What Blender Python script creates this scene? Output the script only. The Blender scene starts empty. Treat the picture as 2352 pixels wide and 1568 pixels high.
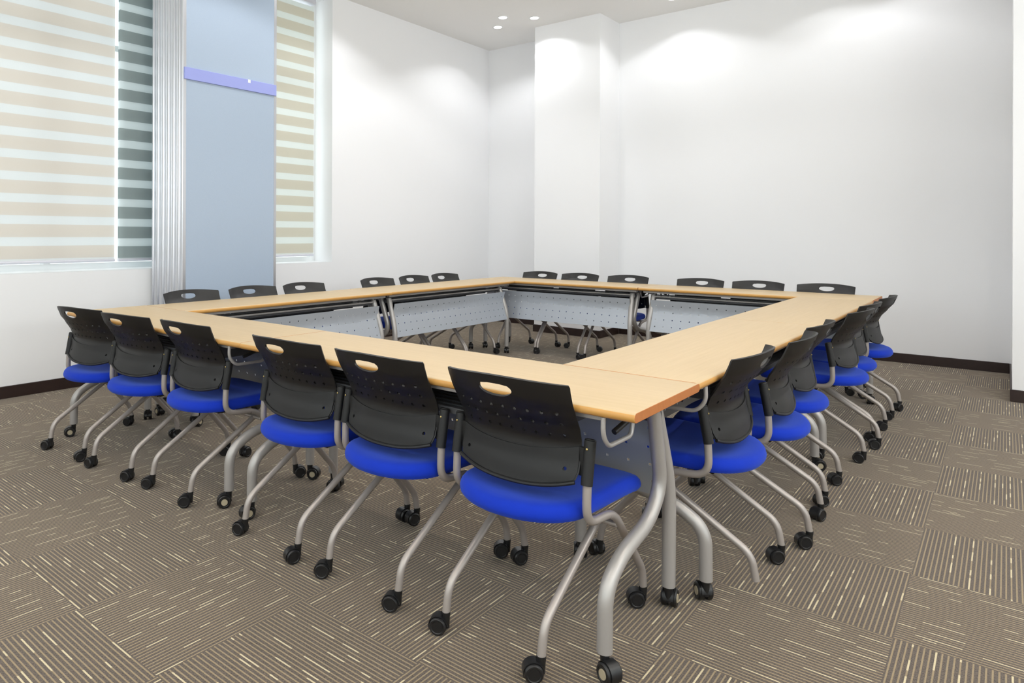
import bpy, bmesh, math, random
from mathutils import Vector, Matrix
from mathutils.geometry import delaunay_2d_cdt

C = bpy.context.scene
COL = C.collection
random.seed(4)
PI = math.pi

# ------------------------------------------------------------------ camera
yaw, roll = 0.6984, -0.0032
cam_d = bpy.data.cameras.new('camera')
cam = bpy.data.objects.new('camera', cam_d)
COL.objects.link(cam)
cam_d.sensor_fit = 'HORIZONTAL'
cam_d.sensor_width = 36.0
cam_d.lens = 1562.9 / 2352 * 36.0
cam_d.shift_x = (1176 - 1000.9) / 2352
cam_d.shift_y = -(784 - 538.4) / 2352
cam_d.clip_start = 0.05
F = Vector((-math.sin(yaw), math.cos(yaw), 0))
R = Vector((math.cos(yaw), math.sin(yaw), 0))
U = Vector((0, 0, 1))
R2 = R * math.cos(roll) - U * math.sin(roll)
U2 = R * math.sin(roll) + U * math.cos(roll)
M = Matrix((R2, U2, -F)).transposed().to_4x4()
M.translation = Vector((0.7434, -1.6986, 1.1948))
cam.matrix_world = M
C.camera = cam

# ------------------------------------------------------------------ world, exposure
C.view_settings.view_transform = 'Standard'
C.view_settings.look = 'None'
C.view_settings.gamma = 1.0
C.view_settings.use_curve_mapping = False
C.view_settings.exposure = 0.0
w = bpy.data.worlds.new('daylight')
C.world = w
w.use_nodes = True
bg = w.node_tree.nodes['Background']
bg.inputs['Color'].default_value = (0.93, 0.97, 1.0, 1)
bg.inputs['Strength'].default_value = 2.1
LAMP_W = 42.0
def fill_area(name, loc, rot, sx, sy, power, col):
    # unseen fill lights added on the viewer's side, tilted up to brighten the ceiling
    ld = bpy.data.lights.new(name, 'AREA'); ld.shape = 'RECTANGLE'; ld.size = sx; ld.size_y = sy
    ld.energy = power; ld.color = col
    lo = bpy.data.objects.new(name, ld); COL.objects.link(lo); lo.location = loc; lo.rotation_euler = rot
fill_area('added_fill_front', (-.2, -4.95, 2.15), (PI / 2 + 1.2, 0, 0), 7.4, 2.5, 215, (.93, .97, 1))
fill_area('added_fill_right', (4.95, -.2, 2.15), (PI / 2 + 1.2, 0, PI / 2), 6.4, 2.5, 380, (1, .98, .97))

# ------------------------------------------------------------------ room numbers
XW, YW, ZC = -4.8055, 6.06, 3.763       # window wall, far wall, ceiling
XE, YS = 4.6, -4.6                      # walls behind the viewer
TW, TH, TT = 0.494, 0.7275, 0.027       # table depth, height, top thickness

# ------------------------------------------------------------------ materials
def mat(name, col=(.8, .8, .8), rough=.5, metal=0.0, spec=.5):
    m = bpy.data.materials.new(name)
    m.use_nodes = True
    b = m.node_tree.nodes['Principled BSDF']
    b.inputs['Base Color'].default_value = (*col, 1)
    b.inputs['Roughness'].default_value = rough
    b.inputs['Metallic'].default_value = metal
    b.inputs['Specular IOR Level'].default_value = spec
    return m

class NT:
    """small helper for writing node graphs"""
    def __init__(s, m):
        s.t = m.node_tree
        s.b = s.t.nodes.get('Principled BSDF')
    def n(s, typ, **kw):
        x = s.t.nodes.new(typ)
        for k, v in kw.items(): setattr(x, k, v)
        return x
    def l(s, a, b): s.t.links.new(a, b)
    def val(s, sock, v):
        if isinstance(v, (int, float)): sock.default_value = v
        else: s.l(v, sock)
    def m(s, op, a, b=None, c=None):
        x = s.n('ShaderNodeMath', operation=op)
        s.val(x.inputs[0], a)
        if b is not None: s.val(x.inputs[1], b)
        if c is not None: s.val(x.inputs[2], c)
        return x.outputs[0]
    def mix(s, f, a, b, blend='MIX'):
        x = s.n('ShaderNodeMix', data_type='RGBA', blend_type=blend)
        s.val(x.inputs[0], f)
        for k, v in ((6, a), (7, b)):
            if isinstance(v, tuple): x.inputs[k].default_value = (*v, 1)
            else: s.l(v, x.inputs[k])
        return x.outputs[2]
    def noise(s, scale, detail=2, vec=None, rough=.5):
        x = s.n('ShaderNodeTexNoise')
        x.inputs['Scale'].default_value = scale
        x.inputs['Detail'].default_value = detail
        x.inputs['Roughness'].default_value = rough
        if vec is not None: s.l(vec, x.inputs['Vector'])
        return x.outputs['Fac']
    def obj(s):
        return s.n('ShaderNodeTexCoord').outputs['Object']
    def bump(s, h, strength=.2, dist=.01):
        x = s.n('ShaderNodeBump')
        x.inputs['Strength'].default_value = strength
        x.inputs['Distance'].default_value = dist
        s.l(h, x.inputs['Height'])
        s.l(x.outputs[0], s.b.inputs['Normal'])

M_wall = mat('white_paint', (.885, .885, .895), .75, 0, .25)
g = NT(M_wall); g.bump(g.noise(180, 3, g.obj()), .05, .002)
M_ceil = mat('ceiling_paint', (.93, .92, .90), .9, 0, .1)
g = NT(M_ceil); g.bump(g.noise(120, 3, g.obj()), .05, .002)
M_base = mat('dark_brown_skirting', (.022, .011, .009), .42)
g = NT(M_base); o_ = g.noise(40, 3, g.obj())
g.l(g.mix(o_, (.018, .009, .008), (.034, .017, .013)), g.b.inputs['Base Color'])

# carpet: half-metre tiles laid quarter-turned, fine ribs, cream dashes
M_carpet = mat('ribbed_carpet_tiles', (.2, .17, .14), .95, 0, .08)
g = NT(M_carpet)
sx = g.n('ShaderNodeSeparateXYZ'); g.l(g.obj(), sx.inputs[0])
ux = g.m('DIVIDE', g.m('ADD', sx.outputs[0], 0.0128 + 20), .5)
uy = g.m('DIVIDE', g.m('ADD', sx.outputs[1], 0.2725 + 20), .5)
ix, iy = g.m('FLOOR', ux), g.m('FLOOR', uy)
fx, fy = g.m('FRACT', ux), g.m('FRACT', uy)
par = g.m('MODULO', g.m('ADD', ix, iy), 2.0)          # even: ribs along y
inv = g.m('SUBTRACT', 1.0, par)
across = g.m('ADD', g.m('MULTIPLY', fx, inv), g.m('MULTIPLY', fy, par))
along = g.m('ADD', g.m('MULTIPLY', fy, inv), g.m('MULTIPLY', fx, par))
NR = 36.0
ra = g.m('MULTIPLY', across, NR)
ri, rf = g.m('FLOOR', ra), g.m('FRACT', ra)
tid = g.m('ADD', g.m('MULTIPLY', ix, 7.31), g.m('MULTIPLY', iy, 3.17))
# light thread in the middle of every rib
rib = g.m('SMOOTH_MIN', 1.0, g.m('MULTIPLY', g.m('SUBTRACT', 0.20, g.m('ABSOLUTE', g.m('SUBTRACT', rf, .5))), 12.0), .01)
rib = g.m('MAXIMUM', rib, 0.0)
spk = g.noise(210, 3, g.obj(), .75)
_r = g.n('ShaderNodeMapRange'); g.l(spk, _r.inputs[0]); _r.inputs[1].default_value = .36; _r.inputs[2].default_value = .64
spk = _r.outputs[0]
spk2 = g.noise(150, 3, g.obj(), .7)
big = g.noise(1.3, 2, g.obj())
cv = g.n('ShaderNodeCombineXYZ'); g.l(ri, cv.inputs[0]); g.l(tid, cv.inputs[1])
wn = g.n('ShaderNodeTexWhiteNoise', noise_dimensions='3D'); g.l(cv.outputs[0], wn.inputs['Vector'])
ph = g.m('ADD', g.m('MULTIPLY', along, 3.6), g.m('MULTIPLY', wn.outputs['Value'], 9.0))
cell = g.m('FLOOR', ph); cf = g.m('FRACT', ph)
cv2 = g.n('ShaderNodeCombineXYZ'); g.l(g.m('ADD', ri, .5), cv2.inputs[0]); g.l(g.m('ADD', tid, cell), cv2.inputs[1]); g.l(cell, cv2.inputs[2])
wn2 = g.n('ShaderNodeTexWhiteNoise', noise_dimensions='3D'); g.l(cv2.outputs[0], wn2.inputs['Vector'])
four = g.m('LESS_THAN', g.m('MODULO', g.m('ADD', ri, ix), 4.0), .5)
on = g.m('LESS_THAN', wn2.outputs['Value'], g.m('ADD', .05, g.m('MULTIPLY', four, .62)))
rowok = g.m('LESS_THAN', g.m('MODULO', ri, 2.0), 1.5)
cvc = g.n('ShaderNodeSeparateColor'); g.l(wn2.outputs['Color'], cvc.inputs[0])
ln = g.m('LESS_THAN', cf, g.m('ADD', .20, g.m('MULTIPLY', cvc.outputs[1], .65)))
core = g.m('LESS_THAN', g.m('ABSOLUTE', g.m('SUBTRACT', rf, .5)), .17)
dash = g.m('MULTIPLY', g.m('MULTIPLY', on, rowok), g.m('MULTIPLY', ln, core))
dark = g.mix(spk, (.029, .018, .0115), (.140, .097, .066))
light = g.mix(spk2, (.24, .168, .084), (.45, .34, .185))
c1 = g.mix(g.m('MULTIPLY', rib, .85), dark, light)
c2 = g.mix(g.m('MULTIPLY', dash, .95), c1, g.mix(spk2, (.52, .42, .23), (.82, .71, .47)))
c3 = g.mix(g.m('MULTIPLY', big, .25), c2, g.mix(1.0, c2, (.8, .8, .8), 'MULTIPLY'))
g.l(c3, g.b.inputs['Base Color'])
g.b.inputs['Sheen Weight'].default_value = .25
g.b.inputs['Sheen Roughness'].default_value = .6
g.bump(g.m('ADD', g.m('MULTIPLY', rib, .6), g.m('MULTIPLY', spk, .8)), .5, .003)

def wood(name, a, b, rough, along='X'):
    m = mat(name, a, rough, 0, .45)
    g = NT(m)
    mp = g.n('ShaderNodeMapping'); g.l(g.obj(), mp.inputs[0])
    mp.inputs['Scale'].default_value = (1.3, 26, 8)
    f = g.noise(2.2, 5, mp.outputs[0], .6)
    mp2 = g.n('ShaderNodeMapping'); g.l(g.obj(), mp2.inputs[0])
    mp2.inputs['Scale'].default_value = (3.5, 160, 20)
    f2 = g.noise(2.0, 3, mp2.outputs[0], .6)
    ff = g.m('ADD', g.m('MULTIPLY', f, .65), g.m('MULTIPLY', f2, .35))
    rmp = g.n('ShaderNodeMapRange'); g.l(ff, rmp.inputs[0])
    rmp.inputs[1].default_value = .3; rmp.inputs[2].default_value = .7
    g.l(g.mix(rmp.outputs[0], a, b), g.b.inputs['Base Color'])
    return m
M_top = wood('pale_maple_laminate', (.53, .39, .21), (.60, .45, .265), .42)
M_lip = wood('honey_rounded_edge', (.52, .26, .06), (.60, .32, .09), .36)
M_end = wood('orange_end_band', (.40, .135, .035), (.48, .175, .05), .5)

M_tube = mat('silver_grey_paint', (.40, .36, .335), .33, .35, .5)
g = NT(M_tube); sc = g.noise(25, 5, g.obj(), .7)
rm = g.n('ShaderNodeMapRange'); g.l(sc, rm.inputs[0]); rm.inputs[1].default_value = .3; rm.inputs[2].default_value = .7
rm.inputs[3].default_value = .27; rm.inputs[4].default_value = .4; g.l(rm.outputs[0], g.b.inputs['Roughness'])
M_ttube = mat('table_silver_paint', (.42, .40, .385), .36, .35, .5)
M_panel = mat('modesty_silver_paint', (.45, .485, .54), .42, .25, .5)
g = NT(M_panel); g.bump(g.noise(600, 2, g.obj()), .06, .001)
M_beam = mat('dark_grey_steel', (.10, .10, .105), .45, .4)
M_black = mat('black_plastic', (.007, .0065, .0065), .45, 0, .5)
g = NT(M_black); g.bump(g.noise(900, 2, g.obj()), .12, .0008)
M_shell = mat('charcoal_moulded_shell', (.0065, .0065, .0068), .55, 0, .5)
g = NT(M_shell); g.bump(g.noise(1200, 2, g.obj()), .15, .0008)
M_wheel = mat('caster_black', (.011, .011, .012), .36, 0, .5)
M_hub = mat('caster_hub_beige', (.42, .36, .25), .5)
M_brass = mat('brass_screw', (.62, .48, .2), .3, 1)
M_fabric = mat('royal_blue_fabric', (.004, .035, .60), .85, 0, .2)
g = NT(M_fabric)
fn = g.noise(700, 2, g.obj()); fb = g.noise(9, 2, g.obj())
g.l(g.mix(fb, (.0025, .023, .36), (.005, .037, .50)), g.b.inputs['Base Color'])
g.b.inputs['Sheen Weight'].default_value = .35
g.b.inputs['Sheen Tint'].default_value = (.25, .4, 1, 1)
g.bump(fn, .35, .001)

M_alu = mat('anodised_aluminium', (.66, .67, .71), .3, .8)
M_cloth = mat('blue_grey_panel_fabric', (.42, .51, .64), .9, 0, .15)
g = NT(M_cloth)
n1 = g.noise(500, 3, g.obj())
g.l(g.mix(n1, (.37, .45, .56), (.475, .56, .68)), g.b.inputs['Base Color'])
g.bump(n1, .2, .001)
M_purple = mat('lilac_rail', (.33, .37, .74), .5, 0, .4)
M_white = mat('white_frame', (.82, .84, .85), .35)
M_lens = mat('lamp_lens', (1, 1, 1), .5)
M_lens.node_tree.nodes['Principled BSDF'].inputs['Emission Color'].default_value = (1, .97, .93, 1)
M_lens.node_tree.nodes['Principled BSDF'].inputs['Emission Strength'].default_value = 6

# thin window glass: lets daylight through, keeps a faint reflection
M_glass = bpy.data.materials.new('window_glass'); M_glass.use_nodes = True
t = M_glass.node_tree; t.nodes.clear()
o_ = t.nodes.new('ShaderNodeOutputMaterial'); mx = t.nodes.new('ShaderNodeMixShader')
tr = t.nodes.new('ShaderNodeBsdfTransparent'); gl = t.nodes.new('ShaderNodeBsdfGlossy')
tr.inputs[0].default_value = (.95, .98, .97, 1); gl.inputs['Roughness'].default_value = .02
mx.inputs[0].default_value = .06
t.links.new(tr.outputs[0], mx.inputs[1]); t.links.new(gl.outputs[0], mx.inputs[2]); t.links.new(mx.outputs[0], o_.inputs[0])

def blind_mat(name, band, band_tr, band_t, sheer, sheer_t, z0, pitch, part, moire=0.0):
    """day-and-night blind cloth: opaque bands alternating with sheer ones"""
    m = bpy.data.materials.new(name); m.use_nodes = True
    t = m.node_tree; t.nodes.clear()
    g = NT(m)
    out = g.n('ShaderNodeOutputMaterial')
    sx = g.n('ShaderNodeSeparateXYZ'); g.l(g.n('ShaderNodeNewGeometry').outputs['Position'], sx.inputs[0])
    z = sx.outputs[2]
    f = g.m('FRACT', g.m('DIVIDE', g.m('SUBTRACT', z, z0), pitch))
    is_sheer = g.m('LESS_THAN', f, part)
    nz = g.noise(300, 3)
    def cloth(col, trc, tf):
        d = g.n('ShaderNodeBsdfDiffuse'); x = g.n('ShaderNodeBsdfTranslucent'); k = g.n('ShaderNodeMixShader')
        g.l(g.mix(g.m('MULTIPLY', nz, .25), col, tuple(c * .8 for c in col)), d.inputs[0])
        x.inputs[0].default_value = (*trc, 1); k.inputs[0].default_value = tf
        g.l(d.outputs[0], k.inputs[1]); g.l(x.outputs[0], k.inputs[2])
        return k.outputs[0]
    a = cloth(band, band_tr, band_t)
    b0 = cloth(sheer, sheer, sheer_t)
    tp = g.n('ShaderNodeBsdfTransparent'); k = g.n('ShaderNodeMixShader'); k.inputs[0].default_value = .05
    g.l(b0, k.inputs[1]); g.l(tp.outputs[0], k.inputs[2])
    fin = g.n('ShaderNodeMixShader'); g.l(is_sheer, fin.inputs[0]); g.l(a, fin.inputs[1]); g.l(k.outputs[0], fin.inputs[2])
    g.l(fin.outputs[0], out.inputs[0])
    return m

# ------------------------------------------------------------------ mesh helpers
def link(name, bm, mats, parent=None, smooth=True, bevel=0.0):
    me = bpy.data.meshes.new(name)
    bmesh.ops.recalc_face_normals(bm, faces=bm.faces)
    bm.to_mesh(me); bm.free()
    for m in (mats if isinstance(mats, (list, tuple)) else [mats]): me.materials.append(m)
    if smooth:
        for p in me.polygons: p.use_smooth = True
        try: me.set_sharp_from_angle(angle=math.radians(38))
        except Exception: pass
    o = bpy.data.objects.new(name, me)
    COL.objects.link(o)
    if parent: o.parent = parent
    if bevel:
        b = o.modifiers.new('bevel', 'BEVEL'); b.width = bevel; b.segments = 2; b.limit_method = 'ANGLE'
    return o

def box(bm, x0, x1, y0, y1, z0, z1, mi=0):
    v = [bm.verts.new((x, y, z)) for z in (z0, z1) for y in (y0, y1) for x in (x0, x1)]
    for q in ((0, 2, 3, 1), (4, 5, 7, 6), (0, 1, 5, 4), (2, 6, 7, 3), (0, 4, 6, 2), (1, 3, 7, 5)):
        f = bm.faces.new([v[i] for i in q]); f.material_index = mi

def fillet(pts, r=.03, n=6):
    """round the corners of a polyline"""
    P = [Vector(p) for p in pts]
    out = [P[0]]
    for i in range(1, len(P) - 1):
        a, b, c = P[i - 1], P[i], P[i + 1]
        d1, d2 = (a - b), (c - b)
        k = min(r, d1.length * .48, d2.length * .48)
        p, q = b + d1.normalized() * k, b + d2.normalized() * k
        for j in range(n + 1):
            s = j / n
            out.append(p * (1 - s) ** 2 + b * 2 * s * (1 - s) + q * s * s)
    out.append(P[-1])
    return out

def tube(bm, path, r, seg=14, caps=True, mi=0, r_end=None):
    path = [Vector(p) for p in path]
    n = len(path)
    tans = []
    for i in range(n):
        a = path[max(i - 1, 0)]; b = path[min(i + 1, n - 1)]
        tans.append((b - a).normalized())
    t0 = tans[0]
    up = Vector((1, 0, 0)) if abs(t0.x) < .8 else Vector((0, 0, 1))
    u = (up - t0 * up.dot(t0)).normalized()
    rings = []
    for i in range(n):
        t = tans[i]
        u = (u - t * u.dot(t)).normalized()
        v = t.cross(u)
        rr = r if r_end is None else r + (r_end - r) * i / (n - 1)
        rings.append([bm.verts.new(path[i] + (u * math.cos(a) + v * math.sin(a)) * rr) for a in [2 * PI * k / seg for k in range(seg)]])
    for i in range(n - 1):
        for k in range(seg):
            f = bm.faces.new((rings[i][k], rings[i][(k + 1) % seg], rings[i + 1][(k + 1) % seg], rings[i + 1][k])); f.material_index = mi
    if caps:
        f = bm.faces.new(rings[0][::-1]); f.material_index = mi
        f = bm.faces.new(rings[-1]); f.material_index = mi

def lathe(bm, prof, axis_o, axis, seg=24, mi=0):
    """revolve (distance along axis, radius) pairs"""
    axis = Vector(axis).normalized(); o = Vector(axis_o)
    up = Vector((0, 0, 1)) if abs(axis.z) < .9 else Vector((1, 0, 0))
    u = (up - axis * up.dot(axis)).normalized(); v = axis.cross(u)
    rings = []
    for h, r in prof:
        rings.append([bm.verts.new(o + axis * h + (u * math.cos(2 * PI * k / seg) + v * math.sin(2 * PI * k / seg)) * max(r, 1e-4)) for k in range(seg)])
    for a, b in zip(rings, rings[1:]):
        for k in range(seg):
            f = bm.faces.new((a[k], a[(k + 1) % seg], b[(k + 1) % seg], b[k])); f.material_index = mi
    for rg in (rings[0], rings[-1]):
        f = bm.faces.new(rg); f.material_index = mi

def sheet_with_holes(outline, holes, step, surf, thick, mi_side=0):
    """flat outline with holes -> curved sheet of real thickness. surf(u,v)->Vector point, and normal by differences"""
    def inside(p, poly):
        x, y = p; c = False; j = len(poly) - 1
        for i in range(len(poly)):
            xi, yi = poly[i]; xj, yj = poly[j]
            if (yi > y) != (yj > y) and x < (xj - xi) * (y - yi) / (yj - yi) + xi: c = not c
            j = i
        return c
    V, E = [], []
    for loop in [outline] + holes:
        b = len(V); V += [Vector(p) for p in loop]
        E += [(b + i, b + (i + 1) % len(loop)) for i in range(len(loop))]
    xs = [p[0] for p in outline]; ys = [p[1] for p in outline]
    nx = int((max(xs) - min(xs)) / step[0]); ny = int((max(ys) - min(ys)) / step[1])
    hb = [(sum(p[0] for p in h) / len(h), sum(p[1] for p in h) / len(h), max(math.hypot(p[0] - h[0][0], p[1] - h[0][1]) for p in h)) for h in holes]
    for i in range(1, nx):
        for j in range(1, ny):
            p = (min(xs) + (max(xs) - min(xs)) * i / nx, min(ys) + (max(ys) - min(ys)) * j / ny)
            if not inside(p, outline): continue
            if any(math.hypot(p[0] - a, p[1] - b) < r * .75 for a, b, r in hb): continue
            V.append(Vector(p))
    vo, eo, fo, *_ = delaunay_2d_cdt(V, E, [], 1, 1e-6)
    faces = []
    for f in fo:
        c = (sum(vo[i].x for i in f) / 3, sum(vo[i].y for i in f) / 3)
        if not inside(c, outline): continue
        if any(math.hypot(c[0] - a, c[1] - b) < r * 1.2 and inside(c, h) for (a, b, r), h in zip(hb, holes)): continue
        faces.append(f)
    bm = bmesh.new()
    e = 1e-4
    A, B = {}, {}
    used = {i for f in faces for i in f}
    for i in used:
        u, v = vo[i].x, vo[i].y
        p = surf(u, v)
        n = (surf(u + e, v) - surf(u - e, v)).cross(surf(u, v + e) - surf(u, v - e)).normalized()
        A[i] = bm.verts.new(p + n * thick / 2); B[i] = bm.verts.new(p - n * thick / 2)
    cnt = {}
    for f in faces:
        bm.faces.new([A[i] for i in f]); bm.faces.new([B[i] for i in reversed(f)])
        for k in range(3):
            a, b = f[k], f[(k + 1) % 3]; key = (min(a, b), max(a, b))
            cnt.setdefault(key, []).append((a, b))
    for key, l in cnt.items():
        if len(l) == 1:
            a, b = l[0]
            q = bm.faces.new((A[b], A[a], B[a], B[b])); q.material_index = mi_side
    return bm

def interp(tab, x):
    if x <= tab[0][0]: return tab[0][1]
    for (a, va), (b, vb) in zip(tab, tab[1:]):
        if x <= b:
            s = (x - a) / (b - a); s = s * s * (3 - 2 * s) * .5 + s * .5
            return va + (vb - va) * s
    return tab[-1][1]

def thing(name, label, cat, loc=(0, 0, 0), rz=0.0, group=None):
    o = bpy.data.objects.new(name, None); COL.objects.link(o)
    o.location = loc; o.rotation_euler = (0, 0, rz)
    o.empty_display_size = .1
    o['label'] = label; o['category'] = cat
    if group: o['group'] = group
    return o

def tag(o, label, cat, group=None):
    o['label'] = label; o['category'] = cat
    if group: o['group'] = group
    return o

def struct(name, bm, m, parent=None, smooth=False):
    o = link(name, bm, m, parent, smooth)
    o['kind'] = 'structure'
    return o

# ------------------------------------------------------------------ the room
bm = bmesh.new(); box(bm, XW - .4, XE + .2, YS - .2, YW + .2, -.12, 0); struct('floor', bm, M_carpet)
bm = bmesh.new(); box(bm, XW - .4, XE + .2, YS - .2, YW + .2, ZC, ZC + .12); struct('ceiling', bm, M_ceil)
WD = .36     # depth of the window reveal
W1 = (-2.2, 1.78); W2 = (1.98, 3.176); ZS, ZT = .895, 3.735
bm = bmesh.new()
for y0, y1 in ((YS, W1[0]), (W1[1], W2[0]), (W2[1], YW + .2)):
    box(bm, XW - WD, XW, y0, y1, 0, ZC)
for y0, y1 in (W1, W2):
    box(bm, XW - WD, XW, y0, y1, 0, ZS); box(bm, XW - WD, XW, y0, y1, ZT, ZC)
struct('wall_left', bm, M_wall)
bm = bmesh.new(); box(bm, XW, XE + .2, YW, YW + .2, 0, ZC); struct('wall_back', bm, M_wall)
PX0, PX1, PY = -3.745, -2.868, 5.55
bm = bmesh.new(); box(bm, PX0, PX1, PY, YW, 0, ZC); struct('wall_back_column', bm, M_wall)
RX, RY = .775, 4.757
bm = bmesh.new(); box(bm, RX, XE, RY, YW, 0, ZC); struct('wall_right_return', bm, M_wall)
FZ0, FZ1 = .9, 3.4  # sill and head of the wall openings added for the fill lights
bm = bmesh.new()
box(bm, XE, XE + .2, YS, -3.4, 0, ZC); box(bm, XE, XE + .2, 3.0, YW, 0, ZC); box(bm, XE, XE + .2, -3.4, 3.0, 0, FZ0); box(bm, XE, XE + .2, -3.4, 3.0, FZ1, ZC)
struct('wall_right', bm, M_wall)
bm = bmesh.new()
box(bm, XW - WD, -3.9, YS - .2, YS, 0, ZC); box(bm, 3.5, XE + .2, YS - .2, YS, 0, ZC); box(bm, -3.9, 3.5, YS - .2, YS, 0, FZ0); box(bm, -3.9, 3.5, YS - .2, YS, FZ1, ZC)
struct('wall_front', bm, M_wall)
def added_window(idx, axis, a0, a1, pos):  # unseen window, added to let the fill light into the room
    root = bpy.data.objects.new('window_%d' % idx, None); COL.objects.link(root); root['kind'] = 'structure'
    def bx(bm, u0, u1, v0, v1, z0, z1):
        if axis == 'x': box(bm, u0, u1, pos + v0, pos + v1, z0, z1)
        else: box(bm, pos + v0, pos + v1, u0, u1, z0, z1)
    bm = bmesh.new(); n = 4
    for k in range(n + 1):
        c = a0 + .03 + (a1 - a0 - .06) * k / n; bx(bm, c - .03, c + .03, -.03, .03, FZ0, FZ1)
    for z in (FZ0, FZ1 - .06): bx(bm, a0, a1, -.03, .03, z, z + .06)
    struct('window_frame', bm, M_white, root)
    bm = bmesh.new(); bx(bm, a0 + .06, a1 - .06, -.004, .004, FZ0 + .06, FZ1 - .06); struct('pane', bm, M_glass, root)
added_window(3, 'x', -3.9, 3.5, YS - .1)
added_window(4, 'y', -3.4, 3.0, XE + .1)
BH, BT = .088, .012
def base(name, *bs):
    bm = bmesh.new()
    for b in bs: box(bm, *b, 0, BH)
    o = struct(name, bm, M_base); m = o.modifiers.new('bevel', 'BEVEL'); m.width = .003; m.segments = 2
base('baseboard_left', (XW, XW + BT, YS, YW))
base('baseboard_back', (XW + BT, PX0 - BT, YW - BT, YW), (PX1 + BT, RX - BT, YW - BT, YW))
base('baseboard_column', (PX0 - BT, PX1 + BT, PY - BT, PY), (PX0 - BT, PX0, PY, YW - BT), (PX1, PX1 + BT, PY, YW - BT))
base('baseboard_right', (RX - BT, XE, RY - BT, RY), (RX - BT, RX, RY, YW - BT))
base('baseboard_front', (XW + BT, XE, YS, YS + BT))

# windows: white frames with panes, set at the outside of the reveal
def window(idx, y0, y1, ndiv):
    xo = XW - WD
    root = bpy.data.objects.new('window_%d' % idx, None); COL.objects.link(root); root['kind'] = 'structure'
    bm = bmesh.new(); fw = .055
    for a, b in ((y0, y0 + fw), (y1 - fw, y1)): box(bm, xo, xo + .07, a, b, ZS, ZT)
    for a, b in ((ZS, ZS + fw), (ZT - fw, ZT), (2.75, 2.80)): box(bm, xo, xo + .07, y0 + fw, y1 - fw, a, b)
    for k in range(1, ndiv):
        yc = y0 + (y1 - y0) * k / ndiv
        box(bm, xo, xo + .07, yc - .025, yc + .025, ZS + fw, ZT - fw)
    fo = struct('window_frame', bm, M_white, root)
    bm = bmesh.new(); box(bm, xo + .03, xo + .036, y0 + fw, y1 - fw, ZS + fw, ZT - fw)
    struct('pane', bm, M_glass, root)
    bm = bmesh.new(); box(bm, xo + .07, XW - .001, y0, y1, ZS, ZS + .006)
    o = struct('window_sill', bm, M_white, root)
    return root
window(1, W1[0], W1[1], 3)
window(2, W2[0], W2[1], 1)

XB = -5.0
def blind(y0, y1, m, label, zb=.965):
    root = thing('roller_blind', label, 'blind', (XB, (y0 + y1) / 2, zb))
    w_ = (y1 - y0) / 2
    bm = bmesh.new()
    for xx in (0.0, .022):      # two layers of banded cloth
        n = 24
        vs = [[bm.verts.new((xx, -w_ + .004 + (2 * w_ - .008) * i / n, z)) for i in range(n + 1)] for z in (.018, ZT - .1 - zb)]
        for i in range(n): bm.faces.new((vs[0][i], vs[0][i + 1], vs[1][i + 1], vs[1][i]))
        if xx == 0.0: pass
    bmf = bm
    c = link('blind_cloth', bmf, m, root)
    bm = bmesh.new(); tube(bm, [(.011, -w_, .008), (.011, w_, .008)], .014, 12)
    link('bottom_bar', bm, M_alu_white, root)
    bm = bmesh.new(); box(bm, -.04, .05, -w_, w_, ZT - .075 - zb, ZT - .004 - zb)
    link('cassette', bm, M_alu_white, root, False)
    return root
M_alu_white = mat('pale_grey_bar', (.66, .66, .72), .4, .2)
mb1 = blind_mat('beige_banded_cloth', (.68, .65, .61), (.86, .80, .74), .55, (.84, .87, .88), .42, 2.957 - .033, .166, .40)
mb2 = blind_mat('grey_green_banded_cloth', (.36, .42, .42), (.36, .42, .42), .22, (.76, .82, .83), .40, 3.113 - .033, .166, .40)
mb3 = blind_mat('sand_banded_cloth', (.66, .63, .56), (.80, .76, .66), .45, (.84, .88, .86), .42, 3.453 - .033, .166, .40)
blind(-1.9, .938, mb1, 'wide beige banded blind over the left window, at the left edge of the photo')
blind(.968, 1.72, mb2, 'dark grey-green banded blind between the beige blind and the aluminium panel edges')
blind(2.02, 3.07, mb3, 'sand banded blind in the narrow window to the right of the blue-grey partition')

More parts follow.
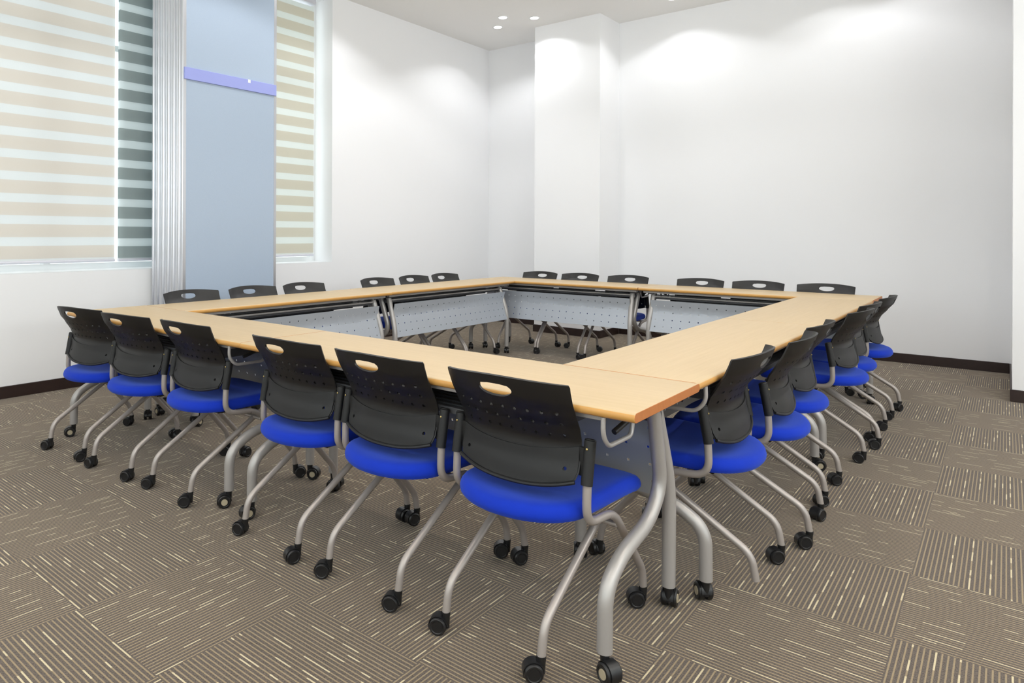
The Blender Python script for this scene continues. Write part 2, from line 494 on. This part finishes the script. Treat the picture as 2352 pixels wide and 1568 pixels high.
# stacked movable partition panels
NP, PT = 6, .083
PYL, PYR = 1.155, 2.067
XF = -4.29
for k in range(NP):
    x1 = XF - k * PT; x0 = x1 - PT + .004
    front = k == 0
    lab = ('blue-grey fabric partition panel with lilac rail, frontmost of the stack' if front else
           'aluminium-edged partition panel, number %s behind the lilac-railed front panel' % ['', 'one', 'two', 'three', 'four', 'five'][k])
    if k == NP - 1: lab = 'aluminium-edged partition panel rearmost in the stack, against the window wall'
    root = thing('partition_panel', lab, 'partition', (x0, PYL, 0), 0, 'movable partition panels stacked at the window wall')
    d = x1 - x0; wd = PYR - PYL
    bm = bmesh.new(); box(bm, .002, d - .002, .03, wd - .03, .05, ZC - .05)
    link('fabric_face', bm, M_cloth, root, False)
    for y0, y1, s in ((0, .03, -1), (wd - .03, wd, 1)):
        bm = bmesh.new()
        # grooved profile: two ridges with a channel between them
        prof = [(0, .03), (0, .004), (.006, 0), (.020, 0), (.024, .010), (.054, .010), (.058, 0), (d - .006, 0), (d, .004), (d, .03)]
        pr = [(x, (y0 + y if s < 0 else y1 - y)) for x, y in prof]
        lo = [bm.verts.new((x, y, .01)) for x, y in pr]; hi = [bm.verts.new((x, y, ZC - .02)) for x, y in pr]
        for i in range(len(pr)):
            j = (i + 1) % len(pr); bm.faces.new((lo[i], lo[j], hi[j], hi[i]))
        bm.faces.new(lo); bm.faces.new(hi)
        link('edge_profile', bm, M_alu, root, False)
    bm = bmesh.new(); box(bm, .004, d - .004, .03, wd - .03, 0, .05); box(bm, .004, d - .004, .03, wd - .03, ZC - .05, ZC - .004)
    link('top_and_bottom_rail', bm, M_alu, root, False)
    if front:
        bm = bmesh.new(); box(bm, d - .004, d + .012, .012, wd - .012, 2.432, 2.528)
        link('lilac_rail', bm, M_purple, root, False, .002)
        bm = bmesh.new(); box(bm, d + .010, d + .014, .60, .625, 2.50, 2.529)
        link('rail_clip', bm, M_white, root, False)

# ------------------------------------------------------------------ downlights
def downlight(x, y, label, col=(.97, .98, 1), power=1.0, grp='round recessed ceiling downlights'):
    root = thing('ceiling_downlight', label, 'ceiling light', (x, y, ZC), 0, grp)
    bm = bmesh.new()
    lathe(bm, [(0, .062), (-.004, .062), (-.004, .050), (-.001, .049)], (0, 0, 0), (0, 0, 1), 32)
    link('trim_ring', bm, M_white, root)
    bm = bmesh.new(); lathe(bm, [(-.0015, .049), (-.003, .049)], (0, 0, 0), (0, 0, 1), 32)
    link('lens', bm, M_lens, root)
    ld = bpy.data.lights.new('downlight_beam', 'SPOT')
    ld.energy = LAMP_W * power; ld.color = col
    ld.spot_size = math.radians(134); ld.spot_blend = .26; ld.shadow_soft_size = .05
    lo = bpy.data.objects.new('downlight_beam', ld); COL.objects.link(lo)
    lo.parent = root; lo.location = (0, 0, -.012)
    return root
NEAR = (1.0, .90, .80)
L_ = [(-3.83, 4.97, 'nearer of the two left ceiling downlights in the far corner trio'),
      (-4.09, 5.24, 'ceiling downlight closest to the far left corner of the room'),
      (-3.55, 5.22, 'ceiling downlight just in front of the white wall column'),
      ]
for x, y, lab in L_: downlight(x, y, lab, power=.42)
OUT = 'ceiling downlights above and outside the picture'
for x, y in ((-2.35, 5.33), (-2.04, 5.60), (-1.76, 5.33)):
    downlight(x, y, 'ceiling downlight above the far row, at the top edge of the photo', power=.31, grp=OUT)
for x, y, pw_ in ((-.55, 5.52, .25), (-.25, 5.25, .25), (.05, 5.52, .25), (-4.12, 2.9, .42), (-3.85, 2.65, .42), (-3.85, 3.15, .42)):
    downlight(x, y, 'ceiling downlight over the meeting room, above the photo', power=pw_, grp=OUT)
for x in (-3.4, -1.2, 1.0, 3.2):
    for y in (-3.2, -.9, 1.4, 3.4):
        if x > .5 and y > 3: continue
        warm = NEAR if (x > .5 or y < -.5) else (.98, .98, 1)
        downlight(x + .2, y, 'ceiling downlight over the meeting room, above the photo', warm, (.95 if y < 0 else 1.4), OUT)

# ------------------------------------------------------------------ casters
def caster_mesh(R_=.026, wd=.019, gap=.010, hub=None, brake=False, stem_top=.066, ofs=.022):
    """twin-wheel caster, origin on the floor under its stem, wheels trailing along +x"""
    bm = bmesh.new()
    for s in (-1, 1):
        a = s * gap / 2; b = s * (gap / 2 + wd)
        lathe(bm, [(a, R_ * .55), (a, R_ * .93), (a + s * .003, R_), (b - s * .004, R_), (b, R_ * .88), (b, R_ * .72), (b - s * .0015, R_ * .66), (b - s * .0015, R_ * .2)], (ofs, 0, R_), (0, 1, 0), 26)
        if hub: lathe(bm, [(b - s * .002, R_ * .50), (b + s * .0012, R_ * .48), (b + s * .0012, .001)], (ofs, 0, R_), (0, 1, 0), 20, 1)
    # hood between and over the wheels
    n = 12; ring = []
    for i in range(n + 1):
        a = math.radians(-25) + math.radians(205) * i / n
        ring.append((ofs + math.cos(a) * (R_ + .0035), R_ + math.sin(a) * (R_ + .0035)))
    hw = gap / 2 + wd * .55
    top = [[bm.verts.new((x, y, z)) for y in (-hw, hw)] for x, z in ring]
    inn = [[bm.verts.new((ofs + (x - ofs) * .93, y, R_ + (z - R_) * .93)) for y in (-hw, hw)] for x, z in ring]
    for i in range(n):
        bm.faces.new((top[i][0], top[i][1], top[i + 1][1], top[i + 1][0]))
        bm.faces.new((inn[i][1], inn[i][0], inn[i + 1][0], inn[i + 1][1]))
        for k in (0, 1):
            bm.faces.new((top[i][k], top[i + 1][k], inn[i + 1][k], inn[i][k]))
    for i in (0, n): bm.faces.new((top[i][0], top[i][1], inn[i][1], inn[i][0]))
    box(bm, ofs - .016, ofs + .016, -gap * .38, gap * .38, R_ * .6, R_ * 1.75)
    # swivel neck
    lathe(bm, [(R_ * .75, .0105), (R_ * 1.9, .0120), (stem_top - .006, .0135), (stem_top, .0135)], (0, 0, 0), (0, 0, 1), 16)
    if brake:
        box(bm, ofs + R_ * .7, ofs + R_ * 1.45, -.011, .011, R_ * 1.05, R_ * 1.22)
    me_o = link('caster', bm, [M_wheel, M_hub])
    me = me_o.data; bpy.data.objects.remove(me_o)
    return me
ME_CC = caster_mesh()
ME_TC = caster_mesh(.028, .018, .012, True, False, .075, .020)
ME_TB = caster_mesh(.028, .018, .012, True, True, .075, .020)

def sub(name, me, parent, loc=(0, 0, 0), rz=0):
    o = bpy.data.objects.new(name, me); COL.objects.link(o); o.parent = parent
    o.location = loc; o.rotation_euler = (0, 0, rz)
    return o

# ------------------------------------------------------------------ chair
# local frame: +y towards the table, y = 0 at the table's outer edge
BACK = [(.46, .008), (.508, .018), (.56, .034), (.605, .040), (.65, .024), (.70, -.006), (.745, -.034), (.783, -.048), (.81, -.056)]
def back_y(x, z):
    # wings curl forward at the sides, more strongly towards the top
    return interp(BACK, z) - interp([(.5, .034), (.62, .038), (.75, .060), (.8, .062)], z) * (1 - abs(x / .211) ** 2.6)
def back_surf(x, z): return Vector((x, back_y(x, z), z))
def circ(cx, cz, r, n=12): return [(cx + r * math.cos(2 * PI * k / n), cz + r * math.sin(2 * PI * k / n)) for k in range(n)]

def make_backrest(parent):
    out = []
    hw = [(.49, .197), (.508, .204), (.614, .205), (.66, .207), (.783, .211)]
    n = 22
    for i in range(n + 1):                                     # bottom arc, left to right
        x = -.197 + .394 * i / n
        out.append((x, .480 + .028 * (abs(x) / .197) ** 2.2))
    for z in (.53, .57, .614, .65, .69, .73, .765): out.append((interp(hw, z), z))
    for x, z in ((.2115, .779), (.209, .785)): out.append((x, z))
    for i in range(1, n):                                      # arched top, right to left
        x = .203 - .406 * i / n
        out.append((x, .785 + .013 * (1 - (x / .205) ** 2)))
    for x, z in ((-.209, .785), (-.2115, .779)): out.append((x, z))
    for z in (.765, .73, .69, .65, .614, .57, .53): out.append((-interp(hw, z), z))
    holes = []
    for r_, z in enumerate((.700, .664, .628)):
        for k in range(9):
            holes.append(circ((k - 4) * .0405, z, .0056))
    # D-shaped hand hole: flat top, rounded belly
    h = []
    for i in range(13):
        a = PI + PI * i / 12
        h.append((.056 * math.cos(a) * (1 - .0 * i), .757 + .022 * math.sin(a)))
    h += [(.054, .764), (.046, .7705), (.02, .7735), (-.02, .7735), (-.046, .7705), (-.054, .764)]
    holes.append(h)
    for s in (-1, 1): holes.append(circ(s * .167, .536, .0055))
    bm = sheet_with_holes(out, holes, (.014, .012), back_surf, .007)
    return link('backrest', bm, M_black, parent)

def make_shell(parent):
    """lower rear shell, slightly proud of the back, with a rolled bottom rim"""
    out = []; n = 22
    for i in range(n + 1):
        x = -.194 + .388 * i / n
        out.append((x, .484 + .026 * (abs(x) / .194) ** 2.2))
    out += [(.201, .53), (.201, .56), (.2, .600)]
    for i in range(1, n):
        x = .2 - .4 * i / n
        out.append((x, .600 - .022 * (1 - (x / .2) ** 2)))
    out += [(-.2, .600), (-.201, .56), (-.201, .53)]
    sf = lambda x, z: Vector((x, back_y(x, z) - .0050, z))
    bm = sheet_with_holes(out, [circ(s * .167, .536, .0055) for s in (-1, 1)], (.016, .014), sf, .006)
    rim = [(-.200 + .400 * i / 30) for i in range(31)]
    tube(bm, [(x, back_y(x, .485) - .007, .477 + .028 * (abs(x) / .197) ** 2.2) for x in rim], .006, 8)
    return link('back_shell', bm, M_shell, parent)

def make_seat(parent):
    # plan outline: rounded rear, wider front
    pts = []
    def hwid(y):
        # half width along y
        if y < .06:
            s = (.06 - y) / .155
            return .214 * (max(0, 1 - s ** 2.2)) ** .5
        if y < .35: return .214 + .026 * (y - .06) / .29
        s = (y - .35) / .070
        return .240 * (max(0, 1 - s ** 2.6)) ** .42
    ys = []
    n = 34
    for i in range(n + 1):
        s = i / n; ys.append(-.095 + (.42 + .095) * (.5 - .5 * math.cos(PI * s)))
    right = [(hwid(y), y) for y in ys]
    ring = right + [(-x, y) for x, y in right[::-1][1:-1]]
    cx, cy = 0, .17
    bm = bmesh.new()
    def zc(x, y):   # gentle saddle, front waterfall
        return -.010 * (1 - (x / .24) ** 2) * (1 - ((y - .15) / .3) ** 2) - (.022 * max(0, (y - .28) / .14) ** 2) - .006 * max(0, (-.02 - y) / .1)
    levels = [(.90, .392), (.965, .396), (.995, .406), (1.0, .418), (.985, .432), (.955, .441), (.91, .4455), (.84, .4465), (.7, .4455), (.5, .444), (.28, .443)]
    rows = []
    for k, z in levels:
        rows.append([bm.verts.new((x * k, cy + (y - cy) * k, z + (zc(x * k, cy + (y - cy) * k) if z > .41 else zc(x, y) * .6))) for x, y in ring])
    m_ = len(ring)
    for a, b in zip(rows, rows[1:]):
        for i in range(m_): bm.faces.new((a[i], a[(i + 1) % m_], b[(i + 1) % m_], b[i]))
    bm.faces.new(rows[0][::-1])
    c = bm.verts.new((0, cy, .443 + zc(0, cy)))
    for i in range(m_): bm.faces.new((rows[-1][i], rows[-1][(i + 1) % m_], c))
    return link('seat', bm, M_fabric, parent)

def sleeve_mesh(s):
    bm = bmesh.new()
    p = [(s * .229, .0175, .500), (s * .229, .026, .545), (s * .229, .034, .59), (s * .229, .0395, .620)]
    tube(bm, p, .0165, 16)
    # rounded cap
    lathe(bm, [(0, .0165), (.003, .0150), (.005, .010)], p[-1], (0, .3, 1), 16)
    # plate flange reaching in to the backrest
    lathe(bm, [(-.002, .0035), (.0, .0032), (.0008, .002)], (s * .229, .0335 - .0165, .600), (0, -1, .1), 10, 1)
    box(bm, min(s * .2, s * .22), max(s * .2, s * .22), .026, .036, .52, .60)
    return bm

def make_chair():
    root = thing('conference_chair', 'x', 'chair')
    make_seat(root)
    bm = bmesh.new()
    box(bm, -.17, .17, .02, .36, .380, .395); box(bm, -.15, .15, .05, .33, .372, .381)
    link('seat_pan', bm, M_black, root, False, .004)
    make_backrest(root); make_shell(root)
    for s in (-1, 1):
        bm = bmesh.new()
        pth = fillet([(s * .229, .0375, .612), (s * .229, .0205, .515), (s * .229, .016, .392), (s * .229, .185, .376), (s * .226, .402, .125), (s * .224, .414, .060)], .055, 8)
        tube(bm, pth, .0125)
        fr = link('side_frame', bm, M_tube, root)
        sl = link('sleeve', sleeve_mesh(s), [M_shell, M_brass], fr)
        sub('caster', ME_CC, fr, (s * .224, .414, 0), 0)
    for s in (-1, 1):
        bm = bmesh.new()
        pth = fillet([(s * .165, .212, .326), (s * .165, -.100, .142), (s * .165, -.114, .060)], .06, 8)
        tube(bm, pth, .0125)
        lg = link('leg', bm, M_tube, root)
        sub('caster', ME_CC, lg, (s * .165, -.114, 0), 0)
    bm = bmesh.new()
    tube(bm, [(-.229, .100, .379), (.229, .100, .379)], .0085, 12)
    link('crossbar', bm, M_tube, root)
    bm = bmesh.new()
    tube(bm, [(-.228, .212, .330), (.228, .212, .330)], .0095, 12)
    for s in (-1, 1): tube(bm, [(s * .10, .212, .330), (s * .10, .235, .388)], .009, 10)
    link('crossbar', bm, M_tube, root)
    return root

def copy_tree(o, parent=None):
    c = o.copy(); COL.objects.link(c); c.parent = parent
    for ch in list(o.children): copy_tree(ch, c)
    return c

proto = make_chair()
used = [False]
def place_chair(loc, rz, label, group, cast, skip=None):
    if not used[0]: o = proto; used[0] = True
    else: o = copy_tree(proto)
    o.location = (*loc, 0); o.rotation_euler = (0, 0, rz); o['label'] = label; o['group'] = group
    # casters swivel freely: front left, front right, rear left, rear right
    cs = []
    for ch in o.children:
        for g_ in ch.children:
            if g_.name.startswith('caster'): cs.append(g_)
    key = lambda q: (0 if q.location.y > 0 else 2) + (1 if q.location.x > 0 else 0)
    for q in sorted(cs, key=key):
        q.rotation_euler = (0, 0, math.radians(cast[key(q)]))
    return o, {key(q): q for q in cs}

ORD = ['first', 'second', 'third', 'fourth', 'fifth', 'sixth']
# near row (A), left to right
rowA = [(-3.153, -.050, .13, (200, 240, 200, 250)), (-2.665, -.030, .10, (150, 230, 190, 200)), (-2.160, .010, .0, (100, 60, 215, 225)),
        (-1.405, .0, .0, (170, 260, 200, 250)), (-.900, -.003, .0, (250, 215, 215, 205)), (-.377, .0, .0, (235, 215, 205, 220))]
lA = ['blue-seated black chair at the left end of the near row, leftmost in the photo',
      'second chair from the left in the near row, blue seat, black perforated back',
      'third chair from the left in the near row, left of the gap between tables',
      'fourth chair from the left in the near row, right of the gap between tables',
      'fifth chair from the left in the near row, beside the corner chair',
      'nearest and largest blue-seated chair, at the corner end of the near row']
for (x, y, r, c), lab in zip(rowA, lA):
    place_chair((x, y), r, lab, 'chairs along the near side of the table square', c)
# right row (B)
rowB = [(.858, .0, .0), (1.375, .042, .07), (1.888, .015, .0), (2.662, .070, -.08), (3.130, .050, -.05), (3.752, .066, -.02)]
lB = ['nearest chair on the right side, first behind the table corner, one caster missing',
      'second chair on the right side counting back from the near corner',
      'third chair on the right side counting back from the near corner',
      'fourth chair on the right side, just past the table seam, blue seat showing widely',
      'fifth chair on the right side, mostly hidden behind the fourth',
      'farthest chair on the right side, last before the far corner']
for i, ((y, dx, r), lab) in enumerate(zip(rowB, lB)):
    c = [random.choice((30, 60, 200, 240, 300, 150)) for _ in range(4)]
    c[2] = 120 + random.choice((-25, 0, 20)); c[3] = 130 + random.choice((-20, 0, 25))
    o, cs = place_chair((.0 + dx, y), PI / 2 + r, lab, 'chairs along the right side of the table square', c)
    if i == 0: bpy.data.objects.remove(cs[2])
# far row (C)
rowC = [-3.116, -2.638, -2.115, -1.415, -.920, -.400]
for i, x in enumerate(rowC):
    o, cs = place_chair((x, 4.604), PI, '%s black-backed chair from the left in the far row before the white back wall' % ORD[i],
                'chairs along the far side of the table square', [random.choice((20, 160, 200, 330)) for _ in range(4)])
# left row (D)
rowD = [.867, 1.373, 1.864, 2.708, 3.206, 3.680]
where = ['in front of the aluminium panel edges', 'in front of the blue-grey partition', 'below the narrow window', 'just past the table seam', 'second from the far end', 'at the far end']
for i, y in enumerate(rowD):
    place_chair((-3.60, y), -PI / 2, '%s black-backed chair on the window side, %s' % (ORD[i], where[i]),
                'chairs along the window side of the table square', [random.choice((20, 160, 200, 330)) for _ in range(4)])

# ------------------------------------------------------------------ tables
# local frame: x along the top, y = 0 outer (seated) edge, y = TW inner edge
def make_table(L, label, loc, rz, group='flip-top tables joined into a square', cast=(0, 0, 0, 0), hooks=(True, True)):
    root = thing('training_table', label, 'table', (*loc, 0), rz, group)
    hl = L / 2
    # top with rounded long edges
    bm = bmesh.new()
    r = TT / 2; prof = []
    for k in range(9):
        a = PI / 2 + PI * k / 8
        prof.append((r + r * math.cos(a) * 1.0, TH - r + r * math.sin(a)))
    prof2 = [(TW - y, z) for y, z in prof[::-1]]
    pr = prof + prof2
    n = len(pr)
    A = [bm.verts.new((-hl, y, z)) for y, z in pr]; B = [bm.verts.new((hl, y, z)) for y, z in pr]
    for i in range(n):
        j = (i + 1) % n
        f = bm.faces.new((A[i], A[j], B[j], B[i]))
        edge = not (i == n - 1 or i == 8)
        zmid = (pr[i][1] + pr[j][1]) / 2
        f.material_index = 1 if edge and zmid < TH - .0035 else 0
        if i == 8: f.material_index = 0
    for q in (A[::-1], B):
        f = bm.faces.new(q); f.material_index = 2
    top = link('tabletop', bm, [M_top, M_lip, M_end], root)
    bv = top.modifiers.new('bevel', 'BEVEL'); bv.width = .0015; bv.segments = 2; bv.limit_method = 'ANGLE'; bv.angle_limit = math.radians(60)
    lx = hl - .085
    ci = 0
    for s in (-1, 1):
        x = s * lx
        # inner leg: slants inward from the hinge, then drops
        bm = bmesh.new()
        tube(bm, fillet([(x - s * .012, .372, .672), (x - s * .012, .385, .64), (x, .462, .40), (x, .458, .072)], .09, 10), .0215, 18)
        l1 = link('leg', bm, M_ttube, root)
        sub('caster', ME_TB if ci % 2 else ME_TC, l1, (x, .458, 0), math.radians(cast[ci])); ci += 1
        bm = bmesh.new()
        tube(bm, fillet([(x + s * .010, .300, .672), (x + s * .010, .318, .63), (x, .392, .415), (x, .300, .330), (x, .105, .295), (x, .008, .235), (x, .006, .072)], .085, 10), .0215, 18)
        l2 = link('leg', bm, M_ttube, root)
        sub('caster', ME_TC, l2, (x, .006, 0), math.radians(cast[ci])); ci += 1
        # hinge bracket at the leg head
        bm = bmesh.new()
        box(bm, x - .022, x + .022, .25, .41, .668, TH - TT); box(bm, x - .03, x + .03, .18, .44, TH - TT - .006, TH - TT)
        link('hinge_bracket', bm, M_beam, root, False, .002)
        # bag hook loop under the outer edge
        zt = TH - TT; xi = s * (hl - .094)
        bm = bmesh.new()
        if hooks[0 if s < 0 else 1]: tube(bm, fillet([(xi, .012, zt), (xi, .010, .652), (xi, .042, .614), (xi, .190, .612), (xi, .202, .648), (xi, .202, zt)], .022, 6), .0068, 12)
        if hooks[0 if s < 0 else 1]: link('hook', bm, M_ttube, root)
        else: bm.free()
        # release lever
        bm = bmesh.new()
        tube(bm, [(x + s * .01, .200, .690), (x, .145, .664)], .0035, 8)
        tube(bm, [(x, .150, .667), (x - s * .012, .085, .644)], .0085, 10, mi=1)
        link('release_lever', bm, [M_ttube, M_black], root)
    # ribbed book shelf and rails under the top
    bm = bmesh.new()
    sxx = lx - .20
    box(bm, -sxx, sxx, .060, .335, .612, .616)
    for k in range(7): box(bm, -sxx, sxx, .075 + k * .038, .083 + k * .038, .616, .621)
    box(bm, -sxx, sxx, .056, .061, .606, .626)
    for sg in (-1, 1): box(bm, sg * sxx - .002, sg * sxx + .002, .06, .335, .612, TH - TT)
    link('book_shelf', bm, M_beam, root, False)
    bm = bmesh.new()
    box(bm, -hl + .11, hl - .11, .030, .055, TH - TT - .016, TH - TT)
    link('top_rail', bm, M_ttube, root, False, .002)
    bm = bmesh.new()
    box(bm, -lx - .01, lx + .01, .325, .375, .624, .650); box(bm, -lx, lx, .332, .338, .652, .664)
    link('crossbeam', bm, M_beam, root, False, .003)
    bm = bmesh.new()
    tube(bm, [(-lx, .392, .648), (lx, .392, .648)], .008, 10)
    link('front_rail', bm, M_ttube, root)
    bm = bmesh.new()
    box(bm, -hl + .03, hl - .03, TW - .075, TW - .045, TH - TT - .020, TH - TT)
    link('top_rail', bm, M_ttube, root, False, .002)
    # perforated modesty panel, gently creased along its middle
    pw = lx - .012
    z0, z1 = .345, .620
    def surf(x, z):
        s = (z - z0) / (z1 - z0)
        y = .424 + (z - .53) * .22 if z > .53 else .424 + (.53 - z) * .28
        return Vector((x, y, z))
    nc = 21
    holes = []
    for rz_ in (.574, .513, .452, .391):
        for k in range(nc):
            cx = -pw + .045 + (2 * pw - .09) * k / (nc - 1); h_ = .0043
            holes.append([(cx - h_, rz_ - h_), (cx + h_, rz_ - h_), (cx + h_, rz_ + h_), (cx - h_, rz_ + h_)])
    outl = []
    for i in range(40): outl.append((-pw + 2 * pw * i / 40, z0))
    for i in range(8): outl.append((pw, z0 + (z1 - z0) * i / 8))
    for i in range(40): outl.append((pw - 2 * pw * i / 40, z1))
    for i in range(8): outl.append((-pw, z1 - (z1 - z0) * i / 8))
    bm = sheet_with_holes(outl, holes, (.06, .03), surf, .0025)
    link('modesty_panel', bm, M_panel, root)
    return root

LA = 1.777; LB = 1.806
make_table(LA, 'near-side table on the left, its end at the left corner of the square', (-3.559 + LA / 2, .0), 0, cast=(150, 250, 30, 240), hooks=(True, True))
make_table(LA, 'nearest table, running to the front corner with its orange end edge facing right', (-LA / 2, -.004), 0, cast=(20, 260, 100, 335), hooks=(False, True))
make_table(LB, 'right-side table starting at the front corner, widest tabletop in view', (.0, TW - .010 + LB / 2), PI / 2, cast=(30, 40, 320, 300))
make_table(LB, 'right-side table at the far end, beyond the seam', (.002, TW - .006 + LB * 1.5), PI / 2, cast=(10, 90, 300, 200))
make_table(LA, 'far-side table on the right, before the white back wall', (-LA / 2, 4.604), PI, cast=(200, 20, 100, 40))
make_table(LA, 'far-side table on the left, ending at the far corner of the square', (-3.559 + LA / 2, 4.604), PI, cast=(10, 60, 320, 40))
make_table(LB, 'left-side table nearest the viewer, along the window side', (-3.559, TW - .008 + LB / 2), -PI / 2, cast=(30, 50, 200, 90))
make_table(LB, 'left-side table at the far end, set slightly outward of its neighbour', (-3.577, TW - .004 + LB * 1.5), -PI / 2, cast=(210, 40, 140, 160))
